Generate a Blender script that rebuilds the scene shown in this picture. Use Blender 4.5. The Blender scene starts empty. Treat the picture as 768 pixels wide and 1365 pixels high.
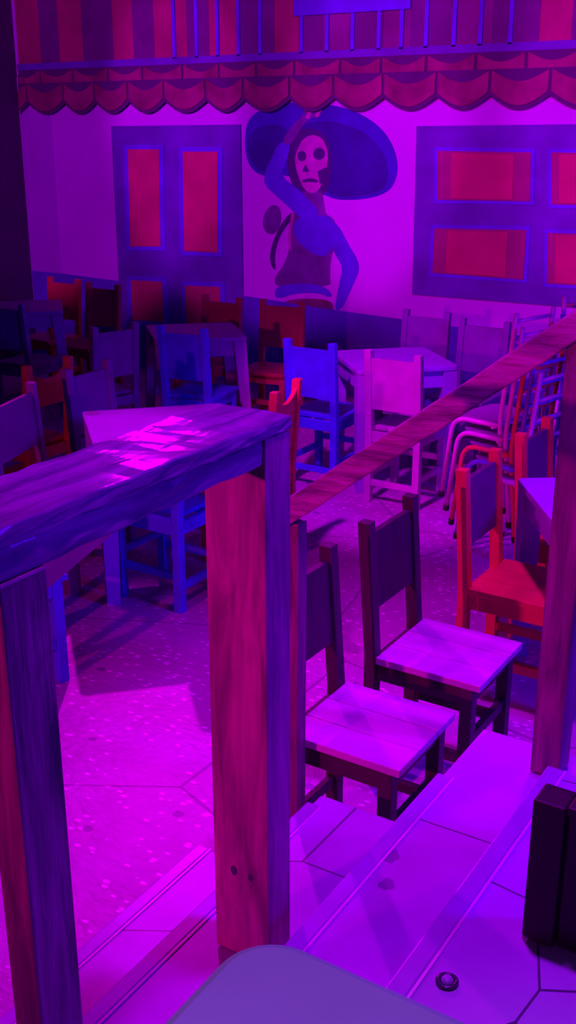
import bpy, bmesh, math, random
from mathutils import Vector, Matrix
from mathutils.geometry import tessellate_polygon
random.seed(7)
D = bpy.data
C = bpy.context.scene.collection
PI = math.pi

# ------------------------------------------------------------------ camera
F = 1440.0; YH = 175.0; CX, CY = 384.0, 682.5
PITCH = math.atan((CY - YH) / F); BEAR = math.radians(32.3); EYE = 2.05
cam_d = D.cameras.new('camera'); cam = D.objects.new('camera', cam_d); C.objects.link(cam)
cam.location = (0, 0, EYE)
cam.rotation_euler = (PI / 2 - PITCH, 0, BEAR)
cam_d.sensor_fit = 'VERTICAL'; cam_d.sensor_height = 24.0
cam_d.lens = 24.0 * F / 1365.0
cam_d.clip_start = 0.02
bpy.context.scene.camera = cam

def ray(x, y):
    dx = (x - CX) / F; dy = -(y - CY) / F
    f = math.cos(PITCH) + dy * math.sin(PITCH); u = -math.sin(PITCH) + dy * math.cos(PITCH)
    return (dx * math.cos(BEAR) - f * math.sin(BEAR), dx * math.sin(BEAR) + f * math.cos(BEAR), u)
WY = 7.6
def wp(x, y, Y=WY):
    d = ray(x, y); t = Y / d[1]
    return (d[0] * t, EYE + d[2] * t)

# ------------------------------------------------------------------ materials
def new_mat(name):
    m = D.materials.new(name); m.use_nodes = True
    nt = m.node_tree; b = nt.nodes['Principled BSDF']
    return m, nt, b
def N(nt, t, **kw):
    n = nt.nodes.new(t)
    for k, v in kw.items(): setattr(n, k, v)
    return n
def ramp(nt, src, stops):
    r = N(nt, 'ShaderNodeValToRGB'); nt.links.new(src, r.inputs[0])
    e = r.color_ramp.elements
    while len(e) < len(stops): e.new(0.5)
    for el, (p, c) in zip(e, stops):
        el.position = p; el.color = (c[0], c[1], c[2], 1)
    return r.outputs[0]
def coords(nt, scale=(1, 1, 1), kind='Object'):
    tc = N(nt, 'ShaderNodeTexCoord'); mp = N(nt, 'ShaderNodeMapping')
    mp.inputs['Scale'].default_value = scale
    nt.links.new(tc.outputs[kind], mp.inputs[0]); return mp.outputs[0]
def noise(nt, vec, scale, detail=4, rough=.55, dist=0):
    n = N(nt, 'ShaderNodeTexNoise'); n.inputs['Scale'].default_value = scale
    n.inputs['Detail'].default_value = detail; n.inputs['Roughness'].default_value = rough
    n.inputs['Distortion'].default_value = dist
    nt.links.new(vec, n.inputs['Vector']); return n.outputs['Fac']
def bump(nt, b, h, strength, dist=.01):
    bp = N(nt, 'ShaderNodeBump'); bp.inputs['Strength'].default_value = strength; bp.inputs['Distance'].default_value = dist
    nt.links.new(h, bp.inputs['Height']); nt.links.new(bp.outputs[0], b.inputs['Normal'])

def wood(name, light, dark, axis=2, rough=.45, s=9, bstr=.25, spec=.4):
    m, nt, b = new_mat(name)
    sc = [1, 1, 1]; sc[axis] = .12
    v = coords(nt, sc)
    n = noise(nt, v, s, 6, .62, .6)
    mid = tuple((a + c) / 2 for a, c in zip(light, dark))
    nt.links.new(ramp(nt, n, [(.3, dark), (.48, mid), (.66, light)]), b.inputs['Base Color'])
    b.inputs['Roughness'].default_value = rough
    b.inputs['Specular IOR Level'].default_value = spec
    bump(nt, b, noise(nt, v, s * 3, 4), bstr)
    return m
def paint(name, col, rough=.5, var=.18, s=6, bstr=.08, spec=.5, metal=0):
    m, nt, b = new_mat(name)
    v = coords(nt)
    n = noise(nt, v, s, 5)
    lo = tuple(c * (1 - var) for c in col); hi = tuple(min(1, c * (1 + var * .6)) for c in col)
    nt.links.new(ramp(nt, n, [(.3, lo), (.7, hi)]), b.inputs['Base Color'])
    b.inputs['Roughness'].default_value = rough
    b.inputs['Specular IOR Level'].default_value = spec
    b.inputs['Metallic'].default_value = metal
    bump(nt, b, noise(nt, v, s * 8, 3), bstr, .004)
    return m

def mat_floor():
    m, nt, b = new_mat('speckled_floor')
    v = coords(nt)
    base = ramp(nt, noise(nt, v, 2.2, 6, .6), [(.3, (.40, .24, .40)), (.7, (.58, .36, .56))])
    vo = N(nt, 'ShaderNodeTexVoronoi'); vo.inputs['Scale'].default_value = 21
    nt.links.new(coords(nt, (1.0, 1.9, 1)), vo.inputs['Vector'])
    glint = N(nt, 'ShaderNodeMath', operation='LESS_THAN'); nt.links.new(vo.outputs['Distance'], glint.inputs[0]); glint.inputs[1].default_value = .27  # pale flecks: glints on the uneven floor, put into the colour
    sep = N(nt, 'ShaderNodeSeparateColor'); nt.links.new(vo.outputs['Color'], sep.inputs[0])
    pick = N(nt, 'ShaderNodeMath', operation='GREATER_THAN'); nt.links.new(sep.outputs[0], pick.inputs[0]); pick.inputs[1].default_value = .5
    both = N(nt, 'ShaderNodeMath', operation='MULTIPLY'); nt.links.new(glint.outputs[0], both.inputs[0]); nt.links.new(pick.outputs[0], both.inputs[1])
    half = N(nt, 'ShaderNodeMath', operation='MULTIPLY'); nt.links.new(both.outputs[0], half.inputs[0]); half.inputs[1].default_value = .9
    mx = N(nt, 'ShaderNodeMix', data_type='RGBA'); nt.links.new(half.outputs[0], mx.inputs[0]); nt.links.new(base, mx.inputs[6]); mx.inputs[7].default_value = (.95, .8, .95, 1)
    # dark drips
    vd = N(nt, 'ShaderNodeTexVoronoi'); vd.inputs['Scale'].default_value = 4.5; nt.links.new(coords(nt, (1, 1.2, 1)), vd.inputs['Vector'])
    dd = N(nt, 'ShaderNodeMath', operation='LESS_THAN'); nt.links.new(vd.outputs['Distance'], dd.inputs[0]); dd.inputs[1].default_value = .09
    d2 = N(nt, 'ShaderNodeMath', operation='MULTIPLY'); nt.links.new(dd.outputs[0], d2.inputs[0]); d2.inputs[1].default_value = .6
    m2 = N(nt, 'ShaderNodeMix', data_type='RGBA'); nt.links.new(d2.outputs[0], m2.inputs[0]); nt.links.new(mx.outputs[2], m2.inputs[6]); m2.inputs[7].default_value = (.12, .06, .2, 1)
    # slab joints
    vj = N(nt, 'ShaderNodeTexVoronoi', feature='DISTANCE_TO_EDGE'); vj.inputs['Scale'].default_value = .75; nt.links.new(v, vj.inputs['Vector'])
    jj = N(nt, 'ShaderNodeMath', operation='LESS_THAN'); nt.links.new(vj.outputs['Distance'], jj.inputs[0]); jj.inputs[1].default_value = .0035
    j2 = N(nt, 'ShaderNodeMath', operation='MULTIPLY'); nt.links.new(jj.outputs[0], j2.inputs[0]); j2.inputs[1].default_value = .6
    m3 = N(nt, 'ShaderNodeMix', data_type='RGBA'); nt.links.new(j2.outputs[0], m3.inputs[0]); nt.links.new(m2.outputs[2], m3.inputs[6]); m3.inputs[7].default_value = (.12, .06, .16, 1)
    nt.links.new(m3.outputs[2], b.inputs['Base Color'])
    b.inputs['Roughness'].default_value = .42
    b.inputs['Specular IOR Level'].default_value = .4
    bump(nt, b, noise(nt, coords(nt, (1, 1.8, 1)), 22, 4), .5, .012)
    return m
def mat_tile(name, col, joint_scale, seed):
    m, nt, b = new_mat(name)
    tc = N(nt, 'ShaderNodeTexCoord'); mp = N(nt, 'ShaderNodeMapping'); nt.links.new(tc.outputs['Object'], mp.inputs[0])
    mp.inputs['Location'].default_value = (seed, seed * .37, 0); v = mp.outputs[0]
    lo = tuple(c * .78 for c in col)
    base = ramp(nt, noise(nt, v, 5, 5), [(.3, lo), (.7, col)])
    vj = N(nt, 'ShaderNodeTexVoronoi', feature='DISTANCE_TO_EDGE'); vj.inputs['Scale'].default_value = joint_scale; nt.links.new(v, vj.inputs['Vector'])
    jj = N(nt, 'ShaderNodeMath', operation='LESS_THAN'); nt.links.new(vj.outputs['Distance'], jj.inputs[0]); jj.inputs[1].default_value = .0022 * joint_scale
    m3 = N(nt, 'ShaderNodeMix', data_type='RGBA'); nt.links.new(jj.outputs[0], m3.inputs[0]); nt.links.new(base, m3.inputs[6]); m3.inputs[7].default_value = (.1, .06, .16, 1)
    nt.links.new(m3.outputs[2], b.inputs['Base Color'])
    b.inputs['Roughness'].default_value = .38
    bump(nt, b, noise(nt, v, 14, 3), .12, .006)
    return m

M = {}
M['floor'] = mat_floor()
M['tread'] = mat_tile('stair_tread_tile', (.5, .42, .72), .8, 1.3)
M['landing'] = mat_tile('landing_tile', (.5, .42, .72), 1.7, 2.1)
M['nosing'] = paint('nosing_trim', (.40, .3, .6), .35)
M['edge_line'] = paint('pale_step_edge', (.8, .62, .8), .25)  # thin pale line along the inner side of each nosing
M['stain'] = paint('dark_floor_stain', (.2, .14, .34), .5)
M['iron'] = paint('dark_iron', (.06, .04, .1), .25, .3, 20, .2)
M['white'] = paint('white_wall_paint', (.62, .6, .62), .7, .08, 2)
M['strip'] = paint('darker_white_wall_paint', (.5, .45, .55), .7, .08, 2)
M['ceil'] = paint('ceiling_dark_paint', (.12, .1, .12), .8)
M['darkwall'] = paint('dark_wall_paint', (.07, .04, .07), .8)
M['bluedado'] = paint('blue_dado_paint', (.12, .12, .42), .7, .3, 3)
M['doorblue'] = paint('painted_blue_frame', (.14, .12, .34), .7, .25, 4)
M['doorblue_edge'] = paint('painted_bright_blue_edge', (.13, .13, .55), .7, .25, 4)
M['doorred'] = paint('painted_red_panel', (.55, .06, .10), .7, .2, 4)
M['doorred_dark'] = paint('painted_dark_red_edge', (.36, .05, .12), .7, .2, 4)
M['roofred'] = paint('painted_roof_red', (.30, .05, .10), .8, .45, 5)
M['roofline'] = paint('painted_roof_outline', (.10, .04, .10), .8)
M['slat_red'] = paint('painted_slat_red', (.40, .05, .10), .8, .3, 3)
M['slat_purple'] = paint('painted_slat_purple', (.16, .05, .14), .8, .3, 3)
M['slat_plum'] = paint('painted_slat_plum', (.24, .05, .16), .8, .3, 3)
M['hat'] = paint('painted_hat_blue', (.05, .06, .36), .8, .35, 3)
M['hat_in'] = paint('painted_hat_deep_blue', (.035, .03, .22), .8, .35, 3)
M['skin_blue'] = paint('painted_blue_skin', (.10, .10, .5), .8, .3, 4)
M['bone'] = paint('painted_bone', (.5, .3, .34), .8, .25, 12)
M['ink'] = paint('painted_dark_ink', (.06, .04, .12), .8)
M['bodice'] = paint('painted_bodice_plum', (.16, .05, .22), .8, .4, 6)
M['brown'] = paint('painted_brown_band', (.2, .05, .1), .8)
# woods
M['rail_v'] = wood('worn_purple_wood_upright', (.52, .19, .33), (.10, .03, .11), 2, .4, 22, .4)
M['post_dark'] = wood('dark_purple_wood_upright', (.32, .12, .22), (.04, .015, .06), 2, .4, 24, .4)
M['panel_dark'] = paint('dark_back_panel_paint', (.13, .05, .14), .5, .2, 9)
M['rail_h'] = wood('worn_purple_wood_lengthwise', (.32, .15, .36), (.06, .03, .13), 1, .12, 24, .1, .08)
M['brace'] = paint('pink_plum_brace_paint', (.95, .16, .26), .5, .2, 9)
M['hand_h'] = wood('worn_handrail_wood', (.44, .16, .32), (.08, .03, .1), 0, .5, 22, .4)
M['dark_wood'] = wood('dark_varnished_wood', (.07, .03, .055), (.03, .014, .035), 2, .45, 8, .2, .3)
M['dark_seat'] = wood('worn_plank_seat', (.62, .42, .60), (.34, .2, .42), 0, .32, 10, .35)
M['part'] = wood('black_brown_partition_wood', (.05, .018, .03), (.02, .01, .02), 2, .5, 8, .2, .3)
M['red'] = paint('red_chair_paint', (.75, .05, .07), .38, .15, 9)
M['red_dim'] = paint('dull_red_chair_paint', (.5, .05, .08), .5, .2, 9)
M['orange'] = paint('orange_chair_paint', (.6, .08, .05), .5, .2, 9)
M['blue'] = paint('blue_chair_paint', (.07, .10, .80), .45, .2, 9)
M['pink'] = paint('pink_chair_paint', (.6, .33, .58), .42, .15, 9)
M['plum'] = paint('plum_chair_paint', (.32, .12, .3), .5, .2, 9)
M['violet'] = paint('violet_chair_paint', (.22, .14, .34), .5, .2, 9)
M['lilac'] = paint('lilac_table_paint', (.42, .38, .74), .6, .12, 4, spec=.12)
M['lilac2'] = paint('dull_lilac_table_paint', (.42, .34, .5), .45, .15, 4)
M['grey'] = paint('grey_table_top', (.5, .42, .6), .6, .12, 5)
M['tube'] = paint('pink_metal_tube', (.8, .5, .72), .3, .08, 9)
M['tube_red'] = paint('red_metal_tube', (.85, .06, .12), .3, .08, 9)
M['tube_blue'] = paint('blue_metal_tube', (.2, .2, .75), .3, .08, 9)
M['rubber'] = paint('black_rubber', (.02, .02, .02), .8)
M['metal_seat'] = paint('violet_metal_seat', (.3, .2, .4), .4)

# ------------------------------------------------------------------ mesh helpers
def bm_box(bm, lo, hi, mi=0, taper=None):
    vs = []
    for z in (0, 1):
        for x, y in ((0, 0), (1, 0), (1, 1), (0, 1)):
            vs.append(bm.verts.new((hi[0] if x else lo[0], hi[1] if y else lo[1], hi[2] if z else lo[2])))
    for f in ((3, 2, 1, 0), (4, 5, 6, 7), (0, 1, 5, 4), (1, 2, 6, 5), (2, 3, 7, 6), (3, 0, 4, 7)):
        bm.faces.new([vs[i] for i in f]).material_index = mi
    return vs
def bm_hexa(bm, bot, top, mi=0):
    vs = [bm.verts.new(p) for p in bot] + [bm.verts.new(p) for p in top]
    n = len(bot)
    bm.faces.new(vs[:n][::-1]).material_index = mi; bm.faces.new(vs[n:]).material_index = mi
    for i in range(n):
        j = (i + 1) % n
        bm.faces.new((vs[i], vs[j], vs[n + j], vs[n + i])).material_index = mi
    return vs
def bm_poly(bm, bot, top):
    n = len(bot); A = [bm.verts.new(p) for p in bot]; B = [bm.verts.new(p) for p in top]
    for tri in tessellate_polygon([[Vector((p[0], p[2], 0)) for p in top]]):
        bm.faces.new([A[i] for i in tri][::-1]); bm.faces.new([B[i] for i in tri])
    for i in range(n):
        j = (i + 1) % n; bm.faces.new((A[i], A[j], B[j], B[i]))
def bm_bar(bm, p, q, w, h, mi=0, up=(0, 0, 1)):
    p, q = Vector(p), Vector(q); d = (q - p).normalized()
    s = d.cross(Vector(up)); s.normalize(); u = s.cross(d)
    def ring(c): return [c + s * a * w / 2 + u * b * h / 2 for a, b in ((-1, -1), (1, -1), (1, 1), (-1, 1))]
    return bm_hexa(bm, ring(p), ring(q), mi)
def smooth_path(pts, r=.04, n=5):
    P = [Vector(p) for p in pts]; out = [P[0]]
    for a, b, c in zip(P, P[1:], P[2:]):
        u = (a - b); v = (c - b); k = min(r, u.length * .48, v.length * .48)
        s = b + u.normalized() * k; e = b + v.normalized() * k
        for i in range(n + 1):
            t = i / n; out.append(s * (1 - t) ** 2 + b * 2 * t * (1 - t) + e * t * t)
    out.append(P[-1]); return out
def bm_tube(bm, pts, rad, seg=8, mi=0):
    P = [Vector(p) for p in pts]; rings = []
    t0 = (P[1] - P[0]).normalized()
    n = t0.orthogonal().normalized()
    for i, p in enumerate(P):
        t = (P[min(i + 1, len(P) - 1)] - P[max(i - 1, 0)]).normalized()
        n = (n - t * n.dot(t)).normalized(); b = t.cross(n)
        rings.append([bm.verts.new(p + n * rad * math.cos(2 * PI * k / seg) + b * rad * math.sin(2 * PI * k / seg)) for k in range(seg)])
    for A, B in zip(rings, rings[1:]):
        for k in range(seg):
            f = bm.faces.new((A[k], A[(k + 1) % seg], B[(k + 1) % seg], B[k])); f.smooth = True; f.material_index = mi
    bm.faces.new(rings[0][::-1]).material_index = mi; bm.faces.new(rings[-1]).material_index = mi
def obj(name, bm, mats, parent=None, bev=0, kind=None):
    bmesh.ops.recalc_face_normals(bm, faces=bm.faces)
    me = D.meshes.new(name); bm.to_mesh(me); bm.free()
    if not isinstance(mats, (list, tuple)): mats = [mats]
    for m in mats: me.materials.append(m)
    o = D.objects.new(name, me); C.objects.link(o)
    if parent: o.parent = parent
    if bev:
        md = o.modifiers.new('edge', 'BEVEL'); md.width = bev; md.segments = 2; md.limit_method = 'ANGLE'; md.angle_limit = .6
    if kind: o['kind'] = kind
    return o
def box(name, lo, hi, mat, parent=None, bev=0, kind=None):
    bm = bmesh.new(); bm_box(bm, lo, hi); return obj(name, bm, mat, parent, bev, kind)
def thing(name, label, cat, loc=(0, 0, 0), rot=0, group=None):
    o = D.objects.new(name, None); C.objects.link(o); o.empty_display_size = .1
    o.location = loc; o.rotation_euler = (0, 0, rot); o['label'] = label; o['category'] = cat
    if group: o['group'] = group
    return o
def dup(root, label, loc, rot, group=None):
    r = root.copy(); C.objects.link(r); r.location = loc; r.rotation_euler = (root.rotation_euler[0], root.rotation_euler[1], rot); r['label'] = label
    if group: r['group'] = group
    for ch in list(root.children):
        c = ch.copy(); C.objects.link(c); c.parent = r
        for g in list(ch.children):
            d = g.copy(); C.objects.link(d); d.parent = c
    return r

# ------------------------------------------------------------------ room shell
XL, XR, YB, ZC = -7.71, 2.6, -2.6, 3.7
box('floor', (XL - .15, YB - .15, -.12), (XR + .15, WY + .15, 0), M['floor'], kind='structure')
box('ceiling', (XL - .15, YB - .15, ZC), (XR + .15, WY + .15, ZC + .1), M['ceil'], kind='structure')
box('wall_back', (XL - .15, WY, 0), (XR + .15, WY + .15, ZC), M['white'], kind='structure')
box('wall_left', (XL - .15, YB, 0), (XL, WY, ZC), M['darkwall'], kind='structure')
box('wall_right', (XR, YB, 0), (XR + .15, WY, ZC), M['darkwall'], kind='structure')
box('wall_front', (XL, YB - .15, 0), (XR, YB, ZC), M['darkwall'], kind='structure')
# the slightly darker painted strip beside the left corner
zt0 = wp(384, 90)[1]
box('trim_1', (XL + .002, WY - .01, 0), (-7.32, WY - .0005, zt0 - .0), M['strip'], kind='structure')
# the blue dado along the foot of the painted wall
def wall_poly(name, pts, mat, d0, d1, parent=None, kind=None, wall=True):
    """outline on the back wall given as photo points, extruded from depth d0 to d1 in front of the wall"""
    bm = bmesh.new()
    w = [wp(x, y) for x, y in pts]
    bot = [(X, WY - d0, Z) for X, Z in w]; top = [(X, WY - d1, Z) for X, Z in w]
    bm_poly(bm, bot, top)
    return obj(name, bm, mat, parent, 0, kind)
bm = bmesh.new()
edge = [(-7.70, .79), (-7.38, .79), (-6.6, .765), (-5.2, .735), (-4.3, .69), (-3.35, .655), (-2.3, .62), (2.5, .6)]
poly = [(x, z) for x, z in edge]
bm_hexa(bm, [(-7.70, WY, 0)] + [(2.5, WY, 0)] + [(x, WY, z) for x, z in edge[::-1]], [(-7.70, WY - .012, 0), (2.5, WY - .012, 0)] + [(x, WY - .012, z) for x, z in edge[::-1]])
obj('baseboard_back', bm, M['bluedado'], kind='structure')

# painted roof: slats above, blue line, two rows of wavy roof tiles
zt = lambda y: wp(384, y)[1]
bm = bmesh.new()
x = XL + .05; i = 0
bounds = [0, 3.4]
while x < XR:
    w = random.choice((.22, .28, .34))
    X = wp(0, 40)[0]
    frac = (x - XL) / 5.2
    if i % 2 == 0: mi = 0 if frac < .42 else (2 if random.random() < .7 else 0)
    else: mi = 1
    bm_box(bm, (x, WY - .012 - .004 * (i % 2), zt(72)), (min(x + w, XR), WY, ZC - .02), mi)
    x += w; i += 1
for px in (232, 262, 290, 318, 347, 402, 436, 470, 505, 535, 568, 605, 640, 680):
    X0 = wp(px, 40)[0]; bm_box(bm, (X0, WY - .03, zt(72)), (X0 + .03, WY - .01, ZC - .05), 3)
a, b_ = wp(395, 22), wp(550, 18)
bm_box(bm, (a[0], WY - .04, a[1]), (b_[0], WY - .02, a[1] + .45), 3)
obj('trim_2', bm, [M['slat_red'], M['slat_purple'], M['slat_plum'], M['doorblue_edge']], kind='structure')
box('trim_3', (XL + .04, WY - .03, zt(80)), (XR, WY, zt(70)), M['doorblue'], kind='structure')
def tile_row(name, z_top, z_bot, amp, d, step, phase):
    bm = bmesh.new()
    x = XL + .05 - phase
    while x < XR - .05:
        w = step * random.uniform(.88, 1.12); n = 8
        for lay, (m_i, grow, dd) in enumerate(((1, .028, d), (0, 0, d + .012))):
            lo = []; hi = []
            for k in range(n + 1):
                t = k / n
                xx = x + (.012 if lay else 0) + (w - (.024 if lay else 0)) * t
                xx = max(xx, XL + .05)
                zz = z_bot - amp * math.sin(PI * t) - grow
                lo.append((xx, zz)); hi.append((xx, z_top if not lay else z_top - .01 - amp * .8 * math.sin(PI * t)))
            for k in range(n):
                q = [lo[k], lo[k + 1], hi[k + 1], hi[k]]
                if abs(q[1][0] - q[0][0]) < 1e-4: continue
                bm_hexa(bm, [(X, WY - dd + .011, Z) for X, Z in q], [(X, WY - dd, Z) for X, Z in q], m_i)
        x += w
    return obj(name, bm, [M['roofred'], M['roofline']], kind='structure')
tile_row('trim_4', zt(80), zt(104), .07, .03, .38, .1)
tile_row('trim_5', zt(101), zt(128), .09, .045, .41, .3)

# painted door
door = D.objects.new('door_1', None); C.objects.link(door); door['kind'] = 'structure'
wall_poly('frame', [(150, 168), (322, 166), (326, 440), (163, 430)], M['doorblue'], 0, .02, door, 'structure')
def panel(pts, parent, m1='doorred', m2='doorblue_edge', g=6):
    cx = sum(p[0] for p in pts) / 4; cy = sum(p[1] for p in pts) / 4
    out = [(p[0] + (g if p[0] > cx else -g), p[1] + (g if p[1] > cy else -g)) for p in pts]
    wall_poly('panel_border', out, M[m2], .015, .03, parent, 'structure')
    wall_poly('panel', pts, M[m1], .025, .036, parent, 'structure')
for pts in ([(174, 199), (215, 199), (217, 328), (177, 328)], [(247, 202), (293, 202), (293, 336), (249, 334)],
            [(178, 373), (219, 375), (221, 428), (180, 426)], [(250, 380), (296, 382), (297, 434), (252, 432)]):
    panel(pts, door)
# painted window
win = D.objects.new('window_1', None); C.objects.link(win); win['kind'] = 'structure'
wall_poly('frame', [(557, 168), (900, 164), (900, 420), (551, 392)], M['doorblue'], 0, .02, win, 'structure')
for pts in ([(586, 201), (710, 203), (709, 268), (586, 266)], [(737, 203), (880, 205), (880, 276), (738, 272)],
            [(582, 304), (704, 306), (700, 372), (579, 363)], [(733, 310), (880, 314), (880, 386), (731, 377)]):
    panel(pts, win, 'doorred_dark', 'doorblue_edge', 5)
for pts in ([(605, 204), (688, 206), (686, 266), (604, 264)], [(748, 206), (860, 208), (860, 272), (748, 270)],
            [(600, 307), (680, 309), (677, 369), (597, 363)], [(744, 313), (860, 317), (860, 383), (742, 376)]):
    wall_poly('pane', pts, M['doorred'], .03, .044, win, 'structure')

# painted woman
mur = thing('wall_mural', 'painted skull-faced woman in a wide blue hat on the back wall', 'mural', (wp(420, 300)[0], WY, 0))
mx0 = mur.location.x
def mpoly(name, pts, mat, d, label=None):
    bm = bmesh.new(); w = [wp(x, y) for x, y in pts]
    d *= .22
    for _ in range(2 if 5 < len(w) < 28 else 0):                 # brush-soft corners
        w = [((a[0] * p + b[0] * q), (a[1] * p + b[1] * q)) for a, b in zip(w, w[1:] + w[:1]) for p, q in ((.75, .25), (.25, .75))]
    bm_poly(bm, [(X - mx0, -d + .0005, Z) for X, Z in w], [(X - mx0, -d, Z) for X, Z in w])
    o = obj(name, bm, mat, mur)
    if label: o['label'] = label
    return o
def ell(cx, cy, rx, ry, rot=0, n=28):
    c, s = math.cos(rot), math.sin(rot)
    return [(cx + rx * math.cos(2 * PI * k / n) * c - ry * math.sin(2 * PI * k / n) * s, cy + rx * math.cos(2 * PI * k / n) * s + ry * math.sin(2 * PI * k / n) * c) for k in range(n)]
def loft(name, prof, mat, d):
    """painted shape from left/right outlines row by row"""
    return mpoly(name, [(l, y) for y, l, r in prof] + [(r, y) for y, l, r in prof[::-1]], mat, d)
M_ = mpoly
M_('hat_brim', [(328, 165), (340, 150), (362, 140), (390, 136), (420, 138), (450, 141), (476, 149), (500, 163), (518, 182), (529, 206), (531, 228), (525, 248), (512, 259), (490, 265), (465, 267), (440, 265), (400, 240), (375, 232), (352, 236), (334, 225), (326, 200)], M['hat'], .010)
M_('hat_underside', [(395, 165), (440, 160), (480, 172), (508, 195), (520, 225), (515, 250), (490, 261), (455, 263), (430, 255), (412, 220)], M['hat_in'], .014)
M_('hat_crown', [(330, 205), (332, 180), (346, 168), (370, 165), (388, 175), (384, 205), (365, 228), (345, 228)], M['hat_in'], .014)
M_('hair', [(384, 190), (395, 174), (415, 170), (434, 178), (442, 200), (442, 232), (436, 258), (420, 266), (400, 262), (388, 245), (382, 215)], M['ink'], .018)
M_('hair', [(388, 282), (374, 300), (361, 330), (360, 352), (369, 363), (366, 345), (370, 322), (381, 302), (396, 286)], M['ink'], .018)
M_('braid', [(352, 285), (362, 272), (374, 276), (376, 296), (368, 312), (356, 312), (350, 300)], M['bodice'], .012)
M_('neck', [(404, 255), (430, 255), (434, 282), (440, 292), (400, 288)], M['bodice'], .019)
M_('face', [(398, 196), (406, 183), (420, 179), (432, 186), (438, 202), (437, 220), (432, 236), (428, 250), (420, 258), (410, 256), (402, 246), (396, 228), (393, 212)], M['bone'], .024)
for cx, cy, rx, ry in ((403, 208, 6, 7), (426, 205, 8, 8)): M_('eye_socket', ell(cx, cy, rx, ry), M['ink'], .028)
M_('nose', [(408, 218), (413, 229), (403, 229)], M['ink'], .028)
M_('cheek', [(424, 228), (437, 222), (434, 240), (427, 246)], M['ink'], .027)
M_('mouth', [(402, 240), (414, 237), (426, 240), (424, 244), (413, 242), (404, 244)], M['ink'], .028)
M_('teeth', [(403, 245), (414, 243), (425, 245), (423, 250), (413, 249), (404, 250)], M['bone'], .030)
M_('torso', [(392, 278), (420, 282), (444, 288), (450, 305), (448, 325), (441, 345), (440, 372), (442, 382), (368, 384), (366, 370), (380, 352), (388, 325), (388, 300)], M['bodice'], .016)
M_('chest', [(396, 288), (440, 286), (448, 300), (446, 325), (436, 342), (420, 340), (400, 325), (390, 308)], M['skin_blue'], .020)
M_('raised_arm', [(372, 190), (388, 188), (384, 212), (374, 234), (396, 250), (416, 270), (428, 284), (410, 298), (392, 282), (370, 262), (352, 246), (354, 228), (364, 208)], M['skin_blue'], .034)
M_('hand', [(376, 190), (384, 176), (396, 160), (412, 150), (424, 148), (428, 152), (414, 158), (404, 168), (396, 182), (388, 194)], M['bodice'], .037)
for k in range(4): M_('finger', [(402 + 6 * k, 158 - k), (408 + 6 * k, 142 + k), (412 + 6 * k, 144 + k), (407 + 6 * k, 160 - k)], M['bone'] if k % 2 else M['bodice'], .041 + .002 * k)
M_('bent_arm', [(440, 294), (452, 300), (464, 324), (482, 354), (472, 378), (456, 412), (446, 414), (452, 380), (458, 356), (446, 338), (440, 318)], M['skin_blue'], .024)
M_('waistband', [(366, 384), (385, 378), (420, 378), (440, 386), (444, 398), (424, 390), (392, 391), (368, 400)], M['skin_blue'], .020)
M_('sash', [(384, 398), (440, 398), (446, 412), (440, 424), (384, 424), (376, 410)], M['brown'], .018)
M_('skirt', [(380, 420), (446, 418), (458, 460), (470, 520), (370, 520), (374, 460)], M['skin_blue'], .014)
M_('necklace', [(390, 280), (386, 300), (384, 320), (387, 334), (390, 334), (388, 318), (390, 300), (394, 284)], M['bone'], .026)

# ------------------------------------------------------------------ stairs
st = thing('staircase', 'tiled steps climbing to the landing behind the newel post', 'stairs')
def step(name, x0, x1, y1, z0, z1, mat, nose_to):
    bm = bmesh.new(); bm_box(bm, (x0, YB + .02, z0), (x1, y1, z1))
    s = obj(name, bm, mat, st, .006)
    bm = bmesh.new(); bm_box(bm, (x0 - .012, YB + .02, z1 - .022), (x0 + .026, nose_to, z1 + .004))
    ns = obj('nosing', bm, M['nosing'], s, .004)
    bm = bmesh.new(); bm_box(bm, (x0 + .0262, YB + .02, z1 - .01), (x0 + .032, nose_to, z1 + .003)); obj('edge_line', bm, M['edge_line'], s)
    return s
step('step', -1.53, -1.24, 1.98, 0, .20, M['tread'], 1.98)
step('step', -1.23, -.905, 2.11, 0, .40, M['tread'], 2.06)
mid_step = step('step', -.895, -.60, 2.38, 0, .57, M['tread'], 2.12)
def flat_at(x, y, z):
    d = ray(x, y); t = (z - EYE) / d[2]; return Vector((d[0] * t, d[1] * t, z))
for (px, py, r0) in ((520, 1141, .022), (516, 1178, .016)):
    c = flat_at(px, py, .5702); bm = bmesh.new(); n = 14
    rr = [r0 * random.uniform(.75, 1.2) for _ in range(n)]
    P = [(c.x + q * math.cos(2 * PI * k / n), c.y + q * 1.2 * math.sin(2 * PI * k / n)) for k, q in enumerate(rr)]
    bm_hexa(bm, [(x, y, .5702) for x, y in P], [(x, y, .5708) for x, y in P]); obj('stain', bm, M['stain'], mid_step)
step('landing', -.60, XR - .02, 2.03, 0, .74, M['landing'], 2.03)
c = flat_at(596, 1310, .74)
dr = thing('floor_drain', 'small round dark metal drain set in the landing tiles', 'drain', (c.x, c.y, .742))
def lathe(prof, n=24):
    bm = bmesh.new(); rings = [[bm.verts.new((r * math.cos(2 * PI * k / n), r * math.sin(2 * PI * k / n), z)) for k in range(n)] for r, z in prof]
    for A, B in zip(rings, rings[1:]):
        for k in range(n): bm.faces.new((A[k], A[(k + 1) % n], B[(k + 1) % n], B[k])).smooth = True
    bm.faces.new(rings[0][::-1]); bm.faces.new(rings[-1]); return bm
obj('ring', lathe([(.019, 0), (.019, .003), (.016, .005), (.0125, .005), (.0125, 0)]), M['iron'], dr)
obj('plug', lathe([(.0105, 0), (.0105, .004), (.008, .008), (.003, .010)]), M['nosing'], dr)
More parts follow.
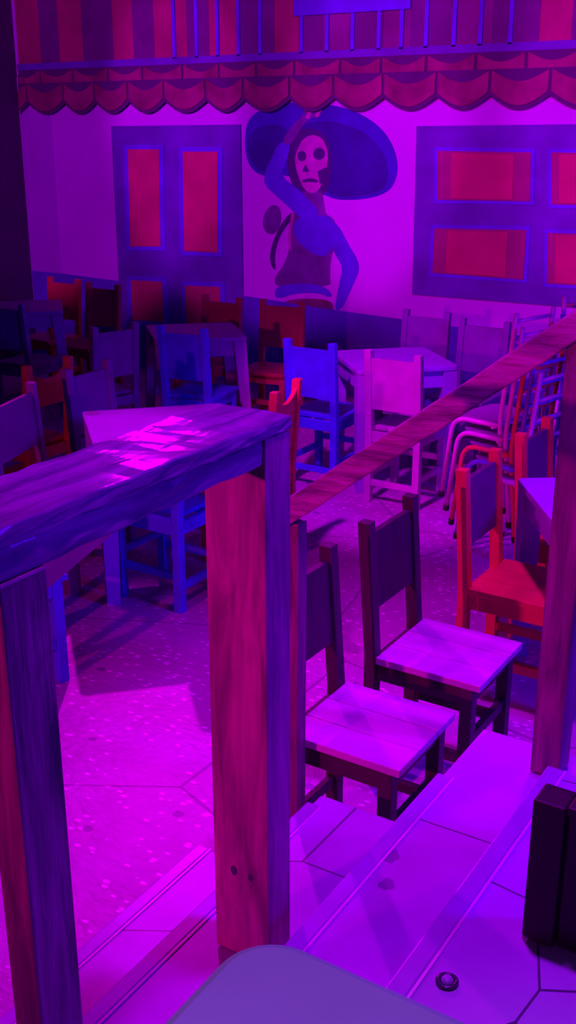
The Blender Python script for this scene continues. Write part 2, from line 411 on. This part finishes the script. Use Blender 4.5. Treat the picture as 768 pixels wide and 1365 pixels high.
# ------------------------------------------------------------------ railing in front
rl = thing('railing', 'heavy purple wooden railing with a flat shiny top beam in front', 'railing', (-1.0, 1.5, .404))
def rbox(name, lo, hi, mat, rough=.0, cuts=0):
    lo = Vector(lo) - rl.location; hi = Vector(hi) - rl.location
    bm = bmesh.new(); bm_box(bm, lo, hi)
    if cuts:
        for ax in range(3):
            n = cuts if (hi - lo)[ax] > .5 else 2
            es = [e for e in bm.edges if abs((e.verts[0].co - e.verts[1].co).normalized()[ax]) > .99]
            bmesh.ops.subdivide_edges(bm, edges=es, cuts=n, use_grid_fill=True)
        for v in bm.verts: v.co += Vector((random.gauss(0, rough), random.gauss(0, rough * .5), random.gauss(0, rough)))
    return obj(name, bm, mat, rl, .004)
rbox('top_beam', (-1.165, .2, 1.545), (-.998, 1.592, 1.573), M['rail_h'], .0013, 40)
rbox('side_board', (-1.10, .2, 1.497), (-1.004, 1.505, 1.544), M['rail_h'], .0014, 30)
newel = rbox('post', (-1.135, 1.507, .404), (-1.0, 1.592, 1.544), M['rail_v'])
for (px, py, r0) in ((312, 1160, .008), (334, 1170, .006)):
    d = ray(px, py); t = 1.507 / d[1]; cx_, cz_ = d[0] * t + 1.0, EYE + d[2] * t - .404; bm = bmesh.new(); n = 14
    P = [(cx_ + r0 * math.cos(2 * PI * k / n), cz_ + r0 * 1.5 * math.sin(2 * PI * k / n)) for k in range(n)]
    bm_hexa(bm, [(x, .0068, z) for x, z in P], [(x, .0062, z) for x, z in P]); obj('knot', bm, M['iron'], newel)
rbox('post', (-1.058, .884, .404), (-1.0, .972, 1.496), M['post_dark'])
bm = bmesh.new()                                                    # knee brace in the corner of the near post and the beam
P = [(.974, 1.445), (.974, 1.4965), (1.165, 1.4965)]
bm_hexa(bm, [(-1.055 - rl.location.x, y - rl.location.y, z - rl.location.z) for y, z in P], [(-1.022 - rl.location.x, y - rl.location.y, z - rl.location.z) for y, z in P])
br = obj('brace', bm, M['brace'], rl); br['label'] = 'pink knee brace'
# ------------------------------------------------------------------ handrail
hr = thing('handrail', 'sloping wooden handrail along the far side of the steps', 'handrail', (-1.37, 2.2, 0))
def hbar(name, p, q, w, h, mat, up=(0, 0, 1), rough=0):
    bm = bmesh.new(); P = Vector(p) - hr.location; Q = Vector(q) - hr.location
    n = 24 if rough else 1
    bm_bar(bm, P, Q, w, h, 0, up)
    if rough:
        d = (Q - P).normalized()
        es = [e for e in bm.edges if abs((e.verts[0].co - e.verts[1].co).normalized().dot(d)) > .99]
        bmesh.ops.subdivide_edges(bm, edges=es, cuts=n, use_grid_fill=True)
        for v in bm.verts: v.co += Vector((0, random.gauss(0, rough), random.gauss(0, rough)))
    return obj(name, bm, mat, hr, .004)
hbar('rail', (-1.40, 2.185, 1.125), (-.42, 2.30, 1.885), .06, .058, M['hand_h'], rough=.0016)
hbar('post', (-1.362, 2.195, 0.0), (-1.362, 2.195, 1.115), .038, .045, M['post_dark'], (0, 1, 0))
hbar('post', (-.684, 2.285, .575), (-.684, 2.285, 1.64), .072, .08, M['post_dark'], (0, 1, 0))
# ------------------------------------------------------------------ foreground table and partition
def rounded(w, d, r, n=6):
    pts = []
    for sx, sy, a0 in ((1, 1, 0), (-1, 1, 90), (-1, -1, 180), (1, -1, 270)):
        for k in range(n + 1):
            a = math.radians(a0 + 90 * k / n)
            pts.append((sx * (w / 2 - r) + r * math.cos(a), sy * (d / 2 - r) + r * math.sin(a)))
    return pts
gt = thing('table', 'grey round-cornered table top on the landing, cut by the bottom edge', 'table', (.03, .105, .74))
bm = bmesh.new(); P = rounded(.81, .88, .045, 8)
bm_hexa(bm, [(x, y, .72) for x, y in P], [(x, y, .75) for x, y in P]); obj('table_top', bm, M['grey'], gt, .008)
for sx in (-1, 1):
    for sy in (-1, 1):
        box('leg', (sx * .30 - .03, sy * .33 - .03, .004), (sx * .30 + .03, sy * .33 + .03, .719), M['dark_wood'], gt, .004)
pt = thing('partition', 'low dark wooden partition at the lower right on the landing', 'partition', (-.438, 1.52, .745))
box('post', (-.03, -.03, 0), (.025, .03, .275), M['part'], pt, .004)
box('board', (.027, -.02, 0), (1.4, .02, .262), M['part'], pt, .004)
box('cap', (.027, -.03, .263), (1.4, .03, .28), M['part'], pt, .004)

# ------------------------------------------------------------------ chairs
def make_chair(label, loc, rot, mat, seat_mat=None, group=None, h=.90, w=.35, back_mat=None, arc=0, low=.56, leg_mat=None):
    """front is +x, origin under the seat's centre; back posts at x=-.18"""
    seat_mat = seat_mat or mat; back_mat = back_mat or mat; leg_mat = leg_mat or mat
    t = thing('wooden_chair', label, 'chair', (loc[0], loc[1], 0), math.radians(rot), group)
    hw, xb, xf, s = w / 2, -.18, .18, .021
    bm = bmesh.new()                                              # seat of three planks
    for k in range(3):
        y0 = -hw - .005 + k * (2 * hw + .01) / 3
        bm_box(bm, (xb + .024, y0 + .0008, .428), (xf + .025, y0 + (2 * hw + .01) / 3 - .0008, .452))
    obj('seat', bm, seat_mat, t, .003)
    for sy in (-1, 1):
        y = sy * (hw - s)
        bm = bmesh.new()                                          # rear leg runs up as the back post, raked above the seat
        rk = .035
        secs = [(xb, 0.0), (xb, .45), (xb - rk, h)]
        for (xa, za), (xc, zc) in zip(secs, secs[1:]):
            bm_hexa(bm, [(xa - s, y - s, za), (xa + s, y - s, za), (xa + s, y + s, za), (xa - s, y + s, za)],
                    [(xc - s, y - s, zc), (xc + s, y - s, zc), (xc + s, y + s, zc), (xc - s, y + s, zc)])
        bmesh.ops.remove_doubles(bm, verts=bm.verts, dist=1e-5)
        obj('leg', bm, leg_mat, t, .003)
        bm = bmesh.new(); bm_box(bm, (xf - 2 * s, y - s, 0), (xf, y + s, .427)); obj('leg', bm, leg_mat, t, .003)
    # back panel between the posts
    bm = bmesh.new(); n = 10
    for k in range(n):
        a, b = k / n, (k + 1) / n
        ya, yb = -(hw - 2 * s) + 2 * (hw - 2 * s) * a, -(hw - 2 * s) + 2 * (hw - 2 * s) * b
        ta, tb = (h - .045 + arc * (4 * (a - .5) ** 2 - 1), h - .045 + arc * (4 * (b - .5) ** 2 - 1))
        def xz(z): return xb - .035 * (z - .45) / (h - .45)
        bot = [(xz(low) - .010, ya, low), (xz(low) + .010, ya, low), (xz(low) + .010, yb, low), (xz(low) - .010, yb, low)]
        top = [(xz(ta) - .010, ya, ta), (xz(ta) + .010, ya, ta), (xz(tb) + .010, yb, tb), (xz(tb) - .010, yb, tb)]
        bm_hexa(bm, bot, top)
    bmesh.ops.remove_doubles(bm, verts=bm.verts, dist=1e-5)
    obj('backrest', bm, back_mat, t)
    bm = bmesh.new()
    for sy in (-1, 1): bm_box(bm, (xb + s, sy * (hw - s) - .012, .365), (xf - 2 * s, sy * (hw - s) + .012, .426))
    for x0 in (xb - .012, xf - s - .012): bm_box(bm, (x0, -(hw - 2 * s), .365), (x0 + .024, hw - 2 * s, .426))
    obj('apron', bm, mat, t, .002)
    for sy in (-1, 1): box('stretcher', (xb + s, sy * (hw - s) - .011, .15), (xf - 2 * s, sy * (hw - s) + .011, .185), leg_mat, t, .002)
    box('stretcher', (xf - s - .011, -(hw - 2 * s), .21), (xf - s + .011, hw - 2 * s, .245), leg_mat, t, .002)
    box('stretcher', (xb - .011, -(hw - 2 * s), .10), (xb + .011, hw - 2 * s, .135), leg_mat, t, .002)
    return t
DW, DS = M['dark_wood'], M['dark_seat']
make_chair('dark wooden chair with worn seat beside the lowest step, behind the thin rail post', (-1.275, 2.425), 0, DW, DS, low=.60)
make_chair('dark wooden chair with worn plank seat, centre of the near row, full back in view', (-1.275, 2.97), 0, DW, DS, low=.60)
make_chair('bright red chair with a dark back panel, right of the two dark chairs', (-1.245, 3.645), 0, M['red'], low=.60, back_mat=M['panel_dark'])
make_chair('red chair with a plum back panel, behind the lilac table by the right post', (-1.245, 4.225), 0, M['red'], low=.60, back_mat=M['panel_dark'])
make_chair('bright blue chair seen from behind, left of the pink chair', (-3.235, 5.57), 90, M['blue'])
make_chair('pink chair seen from behind, drawn up to the square lilac table', (-2.665, 5.52), 90, M['pink'])
make_chair('blue chair pushed under the near lilac table, its leg below the railing beam', (-2.975, 3.665), 180, M['blue'], h=.86)
make_chair('blue chair of which one front leg shows just right of the left railing post', (-2.975, 2.622), 77.3, M['blue'], h=.84)
make_chair('small red chair peeking over the end of the railing beam', (-2.94, 4.26), 192, M['red'], arc=.05)
make_chair('plum chair at the left edge with a broad back, left of the near table', (-3.545, 3.555), 18, M['plum'], low=.60, w=.47)
make_chair('dark violet chair whose back stands just behind the corner of the near table', (-3.66, 4.16), 0, M['violet'], low=.55)
make_chair('orange-red chair with a curved back behind the plum chair', (-4.33, 4.12), 180, M['orange'], arc=.05, low=.66)
make_chair('dark violet chair in the shade left of the middle table', (-4.78, 5.24), 165, M['violet'])
make_chair('deep blue chair seen from behind at the middle table under the painted door', (-4.19, 5.555), 98, M['blue'])
make_chair('dark chair against the far-left table, seen from behind', (-5.86, 5.68), 95, M['violet'])
make_chair('red chair under the white wall corner, behind the far-left table', (-6.45, 6.50), -90, M['red'])
make_chair('dull red chair by the wall between the far-left table and the painted door', (-5.95, 6.42), -90, M['red_dim'])
make_chair('dull red chair behind the middle table, below the painted door', (-4.72, 6.34), -90, M['red_dim'])
make_chair('dull red chair by the wall left of the painted skirt', (-4.20, 6.42), -80, M['red_dim'])
make_chair('violet chair by the wall behind the square lilac table', (-3.14, 6.52), -90, M['violet'])
make_chair('violet chair by the wall between the lilac table and the stacked chairs', (-2.66, 6.38), -90, M['violet'])

# ------------------------------------------------------------------ tables
def make_table(label, loc, rot, mat, w=.66, splay=.0, leg_w=.085, h=.75):
    t = thing('table', label, 'table', (loc[0], loc[1], 0), math.radians(rot))
    bm = bmesh.new(); P = rounded(w, w, .025, 4)
    bm_hexa(bm, [(x, y, h - .028) for x, y in P], [(x, y, h) for x, y in P]); obj('table_top', bm, mat, t, .004)
    e = w / 2 - .035; bm = bmesh.new()
    for sx, sy in ((1, 0), (-1, 0), (0, 1), (0, -1)):
        if sx: bm_box(bm, (sx * e - .011, -e + leg_w / 2, h - .13), (sx * e + .011, e - leg_w / 2, h - .029))
        else: bm_box(bm, (-e + leg_w / 2, sy * e - .011, h - .13), (e - leg_w / 2, sy * e + .011, h - .029))
    obj('apron', bm, mat, t, .002)
    for sx in (-1, 1):
        for sy in (-1, 1):
            bm = bmesh.new(); a = leg_w / 2; f = a * .72
            cx, cy = sx * (e - a * .3), sy * (e - a * .3); dx, dy = sx * splay, sy * splay
            bm_hexa(bm, [(cx + dx - f, cy + dy - f, 0), (cx + dx + f, cy + dy - f, 0), (cx + dx + f, cy + dy + f, 0), (cx + dx - f, cy + dy + f, 0)],
                    [(cx - a, cy - a, h - .029), (cx + a, cy - a, h - .029), (cx + a, cy + a, h - .029), (cx - a, cy + a, h - .029)])
            obj('leg', bm, mat, t, .003)
    return t
nt_ = make_table('bright lilac table just behind the railing beam', (-3.13, 3.85), 47, M['lilac'], .70)
bm = bmesh.new(); n = 20                                            # round dark sticker on its corner
ring = [(-.30 + .035 * math.cos(2 * PI * k / n), .30 + .035 * math.sin(2 * PI * k / n)) for k in range(n)]
bm_hexa(bm, [(x, y, .7502) for x, y in ring], [(x, y, .752) for x, y in ring]); o = obj('round_mark', bm, M['violet'], nt_)
make_table('square lilac table behind the pink chair', (-2.94, 5.84), 45, M['lilac'], .62)
make_table('dull lilac table below the painted door', (-4.53, 5.96), 45, M['lilac2'], .62, .05)
make_table('dull lilac table at the far left near the wall corner', (-6.35, 6.12), 45, M['lilac2'], .62, .05)
make_table('lilac table of which only a corner shows at the left edge', (-4.99, 4.08), 47, M['lilac'], .64)
make_table('lilac table half hidden by the right post, beside the red chairs', (-.96, 3.87), 35, M['lilac'], .66)

# ------------------------------------------------------------------ stacked metal chairs
def make_metal_chair(label, loc, rot, mat, rungs, group, dx=.135, hw=.17):
    t = thing('metal_chair', label, 'chair', loc, math.radians(rot), group)
    r = .0125
    for sy in (-1, 1):
        y = hw * sy
        bm = bmesh.new()
        bm_tube(bm, smooth_path([(dx + .055, y, .012), (dx, y, .44), (-dx, y * .93, .44)], .08), r); o = obj('front_leg', bm, mat, t)
        bm = bmesh.new(); bm_tube(bm, [(dx + .0565, y, 0), (dx + .053, y, .03)], .016); obj('foot_cap', bm, M['rubber'], o)
        bm = bmesh.new()
        bm_tube(bm, smooth_path([(-dx - .06, y * .88, .012), (-dx, y * .88, .46), (-dx - .06, y * .88, 1.0)], .08), r); o = obj('back_leg', bm, mat, t)
        bm = bmesh.new(); bm_tube(bm, [(-dx - .0615, y * .88, 0), (-dx - .057, y * .88, .03)], .016); obj('foot_cap', bm, M['rubber'], o)
    for z in rungs:
        x = -dx - .06 * (z - .46) / .54
        bm = bmesh.new(); bm_tube(bm, [(x, -hw * .88, z), (x, hw * .88, z)], .010); obj('back_rung', bm, mat, t)
    bm = bmesh.new(); P = rounded(dx * 1.9, hw * 1.9, .05, 5)
    bm_hexa(bm, [(x, y, .445) for x, y in P], [(x, y, .460) for x, y in P]); obj('seat', bm, M['metal_seat'], t, .004)
    for x in (dx * .8, -dx * .8):
        bm = bmesh.new(); bm_tube(bm, [(x, -hw, .43), (x, hw, .43)], .009); obj('cross_bar', bm, mat, t)
    return t
gA = 'pink tubular chairs in the left stack'; gB = 'pink tubular chairs in the right stack'
names = ['lowest', 'second', 'third', 'fourth', 'topmost']
mA = [M['tube'], M['tube_blue'], M['tube_red'], M['tube'], M['tube']]
cA = ['pink', 'blue', 'red', 'pink', 'pink']
for k in range(5):
    make_metal_chair('%s tubular metal chair, %s in the stack beside the pink chair' % (cA[k], names[k] + ('' if k in (0, 4) else ' from the bottom')),
                     (-1.97 + .045 * (4 - k), 5.10 - .03 * (4 - k), .060 * k), 165, mA[k], (.66, .76, .86, .96), gA)
mB = [M['tube'], M['tube'], M['tube_blue'], M['tube']]
cB = ['pink', 'pink', 'blue', 'pink']
for k in range(4):
    make_metal_chair('%s tubular metal chair, %s in the stack of ladder backs by the right post' % (cB[k], names[k] if k < 3 else 'topmost'),
                     (-1.62 - .01 * k, 5.56 + .03 * k, .085 * k), 94, mB[k], (.66, .76, .86, .96), gB, hw=.16)

# ------------------------------------------------------------------ lights
def light(kind, name, loc, target, color, energy, size=.2, spot=None, blend=.6):
    l = D.lights.new(name, kind); l.color = color; l.energy = energy
    if kind == 'AREA': l.size = size
    else: l.shadow_soft_size = size
    if spot: l.spot_size = math.radians(spot); l.spot_blend = blend
    o = D.objects.new(name, l); C.objects.link(o); o.location = loc
    d = Vector(target) - Vector(loc); o.rotation_euler = d.to_track_quat('-Z', 'Y').to_euler()
    return o
light('SPOT', 'magenta_stage_lamp', (-4.75, 5.7, 3.35), (-1.75, 1.7, 0), (.95, 0, 1), 540, .03, 40, .6)
light('SPOT', 'purple_ceiling_lamp', (-.9, 3.3, 3.5), (-1.15, 3.3, 0), (.62, 0, 1), 330, .10, 58, .7)
light('SPOT', 'violet_stair_lamp', (-.72, 1.75, 3.5), (-.95, 1.7, .5), (.45, 0, 1), 280, .07, 56, .6)
light('SPOT', 'red_lamp', (-2.4, -2.2, 1.9), (-1.9, 3.4, 1.1), (1, 0, .55), 560, .06, 50, .8)
light('SPOT', 'violet_middle_fill', (-2.7, 3.0, 3.5), (-2.85, 5.6, .5), (.72, 0, 1), 620, .08, 38, .5)  # added fill that brightens the middle chairs and table, no fixture there
light('SPOT', 'pale_table_fill', (.1, -.3, 3.4), (0, .35, 1.49), (.5, .17, 1), 110, .15, 32, .5)  # narrow fill added only to lift the grey table top
for k, X in enumerate((-6.7, -4.9, -3.1, -1.3)):
    light('SPOT', 'violet_wall_lamp', ((-4.0 if k == 0 else X + .4), 1.4, 3.5), (X - (.4 if k == 0 else 0), 7.6, 2.25), (.55, 0, 1), 1000, .12, 32, .3)
light('AREA', 'blue_side_lamp', (2.3, 3.2, 2.6), (-3, 4, .6), (.09, 0, 1), 150, .8)
w = D.worlds.new('dim_violet_air'); bpy.context.scene.world = w; w.use_nodes = True
w.node_tree.nodes['Background'].inputs[0].default_value = (.012, 0, .03, 1)
vs = bpy.context.scene.view_settings
vs.view_transform = 'Standard'; vs.look = 'None'; vs.exposure = 0; vs.gamma = 1; vs.use_curve_mapping = False
